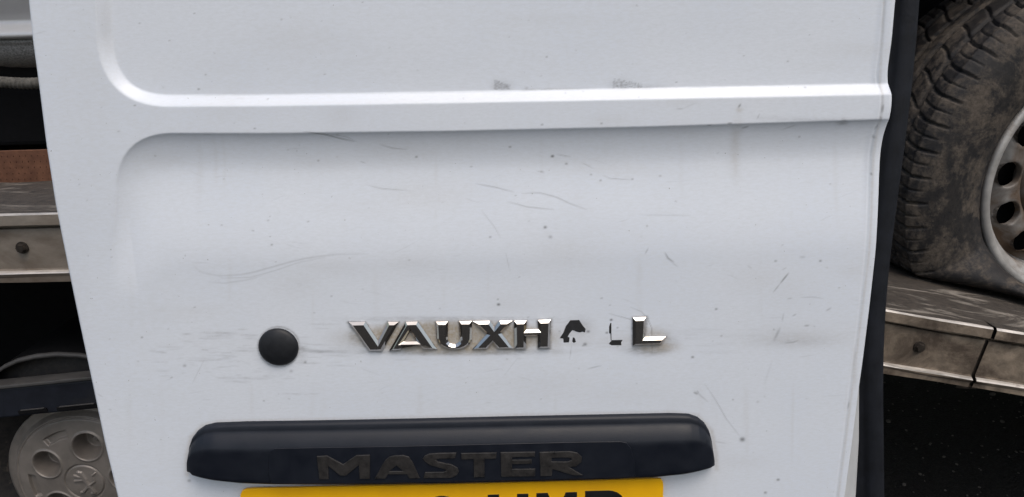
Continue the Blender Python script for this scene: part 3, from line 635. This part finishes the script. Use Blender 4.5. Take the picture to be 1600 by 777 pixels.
# ------------------------------------------------------------------ wheel under the bed (truck's rear wheel)
def revolve(name, prof, mat, parent, n=160, fn=None, axis_y=True, smooth=True):
    """prof: (r, y) pairs; wheel axis is local Y, front is -Y"""
    th = np.linspace(0, 2 * math.pi, n, endpoint=False); r = np.array([p[0] for p in prof])[:, None] + 0 * th; y = np.array([p[1] for p in prof])[:, None] + 0 * th; TH = th[None, :] + 0 * r
    X, Z = r * np.cos(TH), r * np.sin(TH)
    if fn: X, y, Z = fn(r, TH, X, y, Z)
    return gridmesh(name, X, y, Z, mat, parent, wrap=True, smooth=smooth)
def tyre_profile(Ri, Ro, W, n=40, bead=.012):
    p = []
    hw = W / 2
    side = [(Ri - bead, -hw * .70), (Ri, -hw * .80), (Ri + .01, -hw * .90), (Ri + (Ro - Ri) * .25, -hw * 1.0), (Ri + (Ro - Ri) * .5, -hw * 1.05), (Ri + (Ro - Ri) * .72, -hw * 1.01), (Ri + (Ro - Ri) * .86, -hw * .94), (Ri + (Ro - Ri) * .94, -hw * .87), (Ri + (Ro - Ri) * .985, -hw * .80)]
    rr_ = np.interp(np.linspace(0, 8, 34), range(9), [q[0] for q in side]); yy_ = np.interp(np.linspace(0, 8, 34), range(9), [q[1] for q in side])
    k3 = np.array([1, 2, 1]) / 4
    for _ in range(3): rr_[1:-1] = np.convolve(rr_, k3, 'valid'); yy_[1:-1] = np.convolve(yy_, k3, 'valid')
    p = list(zip(rr_, yy_)) + [(Ro - .001 - .004 * (abs(q) / (hw * .76)) ** 4, q) for q in np.linspace(-hw * .76, hw * .76, 56)]
    return p + [(a, -b) for a, b in list(zip(rr_, yy_))[::-1]]
wc = at(144, 741, 1.30)
wheel = bpy.data.objects.new('rear_wheel', None); C.objects.link(wheel); wheel.parent = truck; wheel.location = T(wc)
wheel['label'] = 'rear wheel with a dusty silver five hole hubcap'
revolve('tyre', [(a, b + .075) for a, b in tyre_profile(.172, .275, .17)], M_TYRE2, wheel)
def hubfn(r, th, X, y, Z):
    k = np.zeros_like(r)
    for j in range(5):
        a = R(77 + 72 * j); cx_, cz_ = .080 * math.cos(a), .080 * math.sin(a); d = np.hypot(X - cx_, Z - cz_)
        k += .038 * sm(.0285, .020, d) - .0022 * np.exp(-((d - .030) / .0022) ** 2) - .010 * sm(.008, .005, np.hypot(X - cx_ * 1.0, Z - cz_ * 1.0))
        b = R(77 + 36 + 72 * j); da = np.abs((th - b + math.pi) % (2 * math.pi) - math.pi)
        k += .007 * sm(.24, .20, da) * sm(.098, .101, r) * sm(.116, .113, r)
    d = r
    k += .0025 * np.exp(-((r - .0385) / .0018) ** 2)                    # ring round the emblem
    k += .0028 * np.exp(-((r - .137) / .002) ** 2)
    def cap(ax, az, bx, bz, w_):
        dx, dz = bx - ax, bz - az; s_ = np.clip(((X - ax) * dx + (Z - az) * dz) / (dx * dx + dz * dz), 0, 1)
        return sm(w_, w_ * .4, np.hypot(X - ax - s_ * dx, Z - az - s_ * dz))
    e = np.zeros_like(r)                                                # standing lion emblem, side on
    for q in [(-.004, .020, .002, .006, .0065), (.002, .006, .008, -.010, .0055), (-.008, .022, -.003, .018, .0055), (-.003, .012, -.017, .016, .0030), (-.001, .006, -.018, .004, .0030),
              (.006, -.009, -.006, -.022, .0034), (.009, -.010, .016, -.024, .0036), (-.006, -.022, -.011, -.022, .0028), (.016, -.024, .010, -.025, .0026), (.010, -.006, .021, .002, .0022), (.021, .002, .018, .015, .0022), (.018, .015, .024, .020, .0024)]:
        e = np.maximum(e, cap(*q))
    return X, y + k - .0032 * e, Z
hub_prof = [(r_, -.012 - .016 * (1 - (r_ / .162) ** 2) + .012 * float(sm(.138, .150, np.array(r_)))) for r_ in np.linspace(.0004, .160, 230)] + [(.165, .0), (.166, .02), (.166, .03)]
hub = revolve('hubcap', hub_prof, M_HUB, wheel, n=520, fn=hubfn)

# ------------------------------------------------------------------ dark car on the tail deck: flat tyre on a steel wheel
YW = 1.46; WS = 1.09
rc = at(1706, 281, YW)                        # centre of the rim's outer face
car = empty('dark_car', (rc.x, YW + .1, zt(rc.x)), (0, slope, 0)); tag(car, 'dark blue car on the truck deck showing its muddy flat tyre', 'car')
Ry = Matrix.Rotation(slope, 3, 'Y'); rel = Ry.inverted() @ (rc - Vector((rc.x, YW + .1, zt(rc.x))))
wh = bpy.data.objects.new('front_wheel', None); C.objects.link(wh); wh.parent = car; wh.location = rel; wh['label'] = 'muddy wheel with a flat tyre and bare steel rim'
RO, RI = .374, .222
wh.scale = (WS, WS, WS); wh.rotation_euler = (0, 0, R(9))
hc = (rel.z - .012) / WS                             # height of the axle over the deck
def flat(r, th, X, y, Z):
    # tread pattern -------------------------------------------------
    hw = .132; s = (y - .114) / (hw * .95)                    # -1 .. 1 across the tread
    tread = sm(RI + (RO - RI) * .80, RI + (RO - RI) * .87, r)
    nblk = 48
    ph = (th / (2 * math.pi) * nblk + np.where(s < 0, 1, -1) * .9 * np.exp(-((np.abs(s) - .15) / .38) ** 2)) 
    def saw(f, w_): 
        q_ = np.abs((f + .5) % 1 - .5); return 1 - sm(w_ * .45, w_, q_)
    lat = saw(ph, .075) * (sm(1.22, 1.02, np.abs(s))) * sm(.12, .2, np.abs(s))
    sipe = saw(ph + .5, .04) * sm(1.02, .92, np.abs(s)) * sm(.45, .52, np.abs(s)) * .55
    circ = np.exp(-((np.abs(s) - .52) / .035) ** 4) + np.exp(-((np.abs(s) - .12) / .035) ** 4)
    dep = np.clip(np.maximum(np.maximum(lat, circ), sipe), 0, 1) * .0062 * tread
    r = r - dep
    # sidewall ribs -------------------------------------------------
    rel_r = (r - RI) / (RO - RI); y = y + np.where(y < .114, 1, -1) * (-.0014) * (np.exp(-((rel_r - .22) / .02) ** 2) + np.exp(-((rel_r - .66) / .015) ** 2) * .8)
    # squash against the deck ---------------------------------------
    dn = -np.sin(th); lim = np.where(dn > .05, hc / np.maximum(dn, .05), 9.0)
    over = np.clip((RO - lim) / (RO - RI), -1, .97)
    k = .06; ov = .5 * (over + np.sqrt(over ** 2 + k * k)) * np.where(dn > 0, 1, 0) * sm(0, .35, dn)
    rr2 = RI + (r - RI) * (1 - ov); rr2 = np.where(r > RI, np.minimum(rr2, np.maximum(lim, RI * .97)), r)
    t_ = np.clip((r - RI) / (RO - RI), 0, 1)
    bul = ov * .075 * np.sin(np.pi * np.clip(t_ * .9, 0, 1)) + ov * .02 * t_
    y = y + np.sign(y - .114) * bul
    y = y + .004 * np.sin(th * 5 + r * 30) * ov
    return rr2 * np.cos(th), y, rr2 * np.sin(th)
revolve('tyre', [(a, b + .114) for a, b in tyre_profile(RI, RO, .265)], M_TYRE, wh, n=1240, fn=flat)
rim_prof = [(RI - .004, .010), (RI + .004, .002), (RI + .003, -.004), (RI - .001, -.007), (RI - .008, -.0068), (RI - .013, -.002), (RI - .016, .006), (RI - .019, .012), (RI - .026, .015), (RI - .032, .024), (RI - .036, .040), (.1815, .050)]
revolve('rim_flange', rim_prof, M_RIM, wh, n=160)
# disc with real openings
nh = 12; V = []; Fc = []; r0, r1 = .114, .182; rh, hrx, hry = .149, .0285, .0225
def dz_(r_): return .050 - .022 * float(sm(.180, .150, np.array(r_))) + .014 * float(sm(.128, .105, np.array(r_)))
ns = 40
for j in range(nh):
    a0 = 2 * math.pi * j / nh + R(7); half = math.pi / nh
    base_i = len(V)
    for ring in range(6):
        for k in range(ns):
            a = 2 * math.pi * k / ns; cx_, cy_ = math.cos(a), math.sin(a)
            m_ = max(abs(cx_), abs(cy_)); sx, sy = cx_ / m_, cy_ / m_                 # square
            or_ = (r0 + r1) / 2 + sx * (r1 - r0) / 2; oa = a0 + sy * half
            ox, oz = or_ * math.cos(oa), or_ * math.sin(oa)
            ir = rh + hrx * .82 * cx_; it = hry * 1.05 * cy_
            hx = ir * math.cos(a0) - it * math.sin(a0); hz = ir * math.sin(a0) + it * math.cos(a0)
            if ring <= 3:
                f_ = (0, .55, .88, 1.0)[ring]; X_ = ox + (hx - ox) * f_; Z_ = oz + (hz - oz) * f_; r_ = math.hypot(X_, Z_)
                V.append((X_, dz_(r_) + (-.0015 if ring == 2 else 0), Z_))
            else:
                V.append((hx, dz_(rh) + (.003 if ring == 4 else .012), hz))
    for ring in range(5):
        for k in range(ns):
            k2 = (k + 1) % ns; Fc.append((base_i + ring * ns + k, base_i + ring * ns + k2, base_i + (ring + 1) * ns + k2, base_i + (ring + 1) * ns + k))
mesh('rim_disc', V, Fc, M_RIM_IN, wh, smooth=True)
revolve('hub_centre', [(.1142, .0572), (.112, .040), (.095, .030), (.07, .026), (.05, .026), (.046, .020), (.038, .012), (.001, .010)], M_RIM_IN, wh, n=90)
revolve('brake_drum', [(.19, .075), (.15, .078), (.001, .078)], M_BLACK, wh, n=48)
# car body round the wheel: side panel with its arch and the dark liner inside
cz = rel.z; V = []; Fc = []; na = 48; ra = .60
for k in range(na + 1):
    a = math.pi * k / na; V.append((rel.x + ra * math.cos(a), -.11, cz + ra * math.sin(a)))
for k in range(na + 1):
    a = math.pi * k / na; V.append((rel.x + ra * math.cos(a), .30, cz + ra * math.sin(a)))
for k in range(na): Fc.append((k, k + 1, k + na + 2, k + na + 1))
V2 = [(rel.x + ra * math.cos(math.pi * k / na), .30, cz + ra * math.sin(math.pi * k / na)) for k in range(na + 1)]
base_i = len(V); V += V2 + [(rel.x, .30, cz)]
for k in range(na): Fc.append((base_i + k, base_i + k + 1, base_i + na + 1))
mesh('wheel_arch_liner', V, Fc, M_BLACK, car, smooth=False)
V = []; Fc = []
for k in range(na + 1):
    a = math.pi * k / na; c_, s_ = math.cos(a), math.sin(a); m_ = max(abs(c_) / .75, s_ / .90)
    V += [(rel.x + ra * c_, -.115, cz + ra * s_), (rel.x + c_ / m_, -.115 + .02, cz + s_ / m_), (rel.x + c_ / m_, .5, cz + s_ / m_)]
for k in range(na):
    a = k * 3; Fc += [(a, a + 1, a + 4, a + 3), (a + 1, a + 2, a + 5, a + 4)]
mesh('body_panel', V, Fc, M_BLUE, car, smooth=False)
box('sill', (-.92, -.10, cz - .12), (rel.x - .605, .55, cz + .05), M_BLUE, car, .01)

# ------------------------------------------------------------------ silver car parked on the bed, only its bumper corner in view
YB = 1.62
sc_ = empty('silver_car', (at(-60, 60, YB).x, YB, zl)); tag(sc_, 'silver car bumper corner at the top left above the dark truck bed', 'car')
def zy(y_): return at(20, y_, YB).z - zl
bp = [(zy(-90), .00), (zy(-60), .0), (zy(-25), .004), (zy(0), .010), (zy(18), .018), (zy(30), .024), (zy(37), .023), (zy(43), .008), (zy(50), -.012), (zy(56), -.019), (zy(60), -.014), (zy(62), .000)]
ns = 40; ss = np.linspace(-.9, .50, ns); cur = .06 * np.clip((-ss - .0) / .6, 0, 2) ** 2
gridmesh('bumper', np.repeat(ss[:, None], len(bp), 1), np.stack([np.full(ns, b) + cur for a, b in bp], 1), np.stack([np.full(ns, a) for a, b in bp], 1), M_SILVER, sc_)
bp2 = [(zy(62), .000), (zy(64), -.004), (zy(68), -.002), (zy(70), .003), (zy(74), .004), (zy(82), .008), (zy(92), .020), (zy(101), .038), (zy(106), .058), (zy(109), .085)]
lift = .030 * np.clip((.05 - ss) / .12, 0, 3) ** 1.5
gridmesh('bumper_valance', np.repeat(ss[:, None], len(bp2), 1), np.stack([np.full(ns, b) + cur for a, b in bp2], 1), np.stack([np.full(ns, a) + lift * (k / 9) ** 2 - .004 * np.clip(ss - .0, 0, .1) * (k / 9) for k, (a, b) in enumerate(bp2)], 1), M_GREYTEX, sc_)
box('dark_underbody_block', (-1.0, .10, .035), (.9, 1.5, .42), M_BLACK, sc_, .01)  # car underside lowered to block light from beyond the bed
box('dark_undertray_block', (-1.0, .105, .075), (.52, .32, .185), M_BLACK, sc_, .01)  # black pan added to keep the gap below the bumper dark

# frayed rope across the front of the car
YQ = 1.60; n = 160; r0_ = at(-60, 128, YQ); r1_ = at(130, 130, YQ)
V = []; Fc = []; m = 18
for k in range(n):
    f = k / (n - 1); p = r0_.lerp(r1_, f); p.z += .002 * math.sin(f * 9)
    for j in range(m):
        a = 2 * math.pi * j / m; rr_ = .0100 * (1 + .22 * abs(math.sin(1.5 * (a + f * 60))))
        V.append((p.x, p.y + rr_ * math.cos(a) * .9, p.z + rr_ * math.sin(a)))
for k in range(n - 1):
    for j in range(m): Fc.append((k * m + j, k * m + (j + 1) % m, (k + 1) * m + (j + 1) % m, (k + 1) * m + j))
rp = mesh('rope', V, Fc, M_ROPE, None, smooth=True); tag(rp, 'frayed grey rope stretched under the silver bumper', 'rope')

# orange brown webbing strap lying on edge along the bed
YS = 1.43
s0, s1 = at(-80, 291, YS), at(150, 289, YS); top = at(20, 235.5, YS).z - at(20, 290, YS).z
strap = empty('webbing_strap', (s0.x, YS, zl)); tag(strap, 'orange brown webbing strap standing on the truck bed left of the door', 'strap')
box('webbing', (0, 0, .0), (s1.x - s0.x + .2, .006, at(20, 235.5, YS).z - zl), M_WEB, strap, .001)
V = []; Fc = []
HS = at(20, 235.5, YS).z - zl
for row in range(5):
    z_ = HS * (.16 + .165 * row)
    for k in range(40):
        x_ = .010 + k * .0118 + (.003 if row % 2 else 0); b_ = len(V)
        for dx, dz in ((0, 0), (.0062, .0002), (.0062, .0026), (0, .0024)): V.append((x_, -.0012, z_ + dz))
        for dx, dz in ((0, 0), (.0062, .0002), (.0062, .0026), (0, .0024)): V.append((x_, .0002, z_ + dz))
        Fc += [(b_, b_ + 1, b_ + 2, b_ + 3), (b_ + 4, b_ + 5, b_ + 1, b_), (b_ + 3, b_ + 2, b_ + 6, b_ + 7), (b_ + 1, b_ + 5, b_ + 6, b_ + 2), (b_ + 4, b_, b_ + 3, b_ + 7)]
mesh('stitching', V, Fc, M_STITCH, strap, kind='stuff')
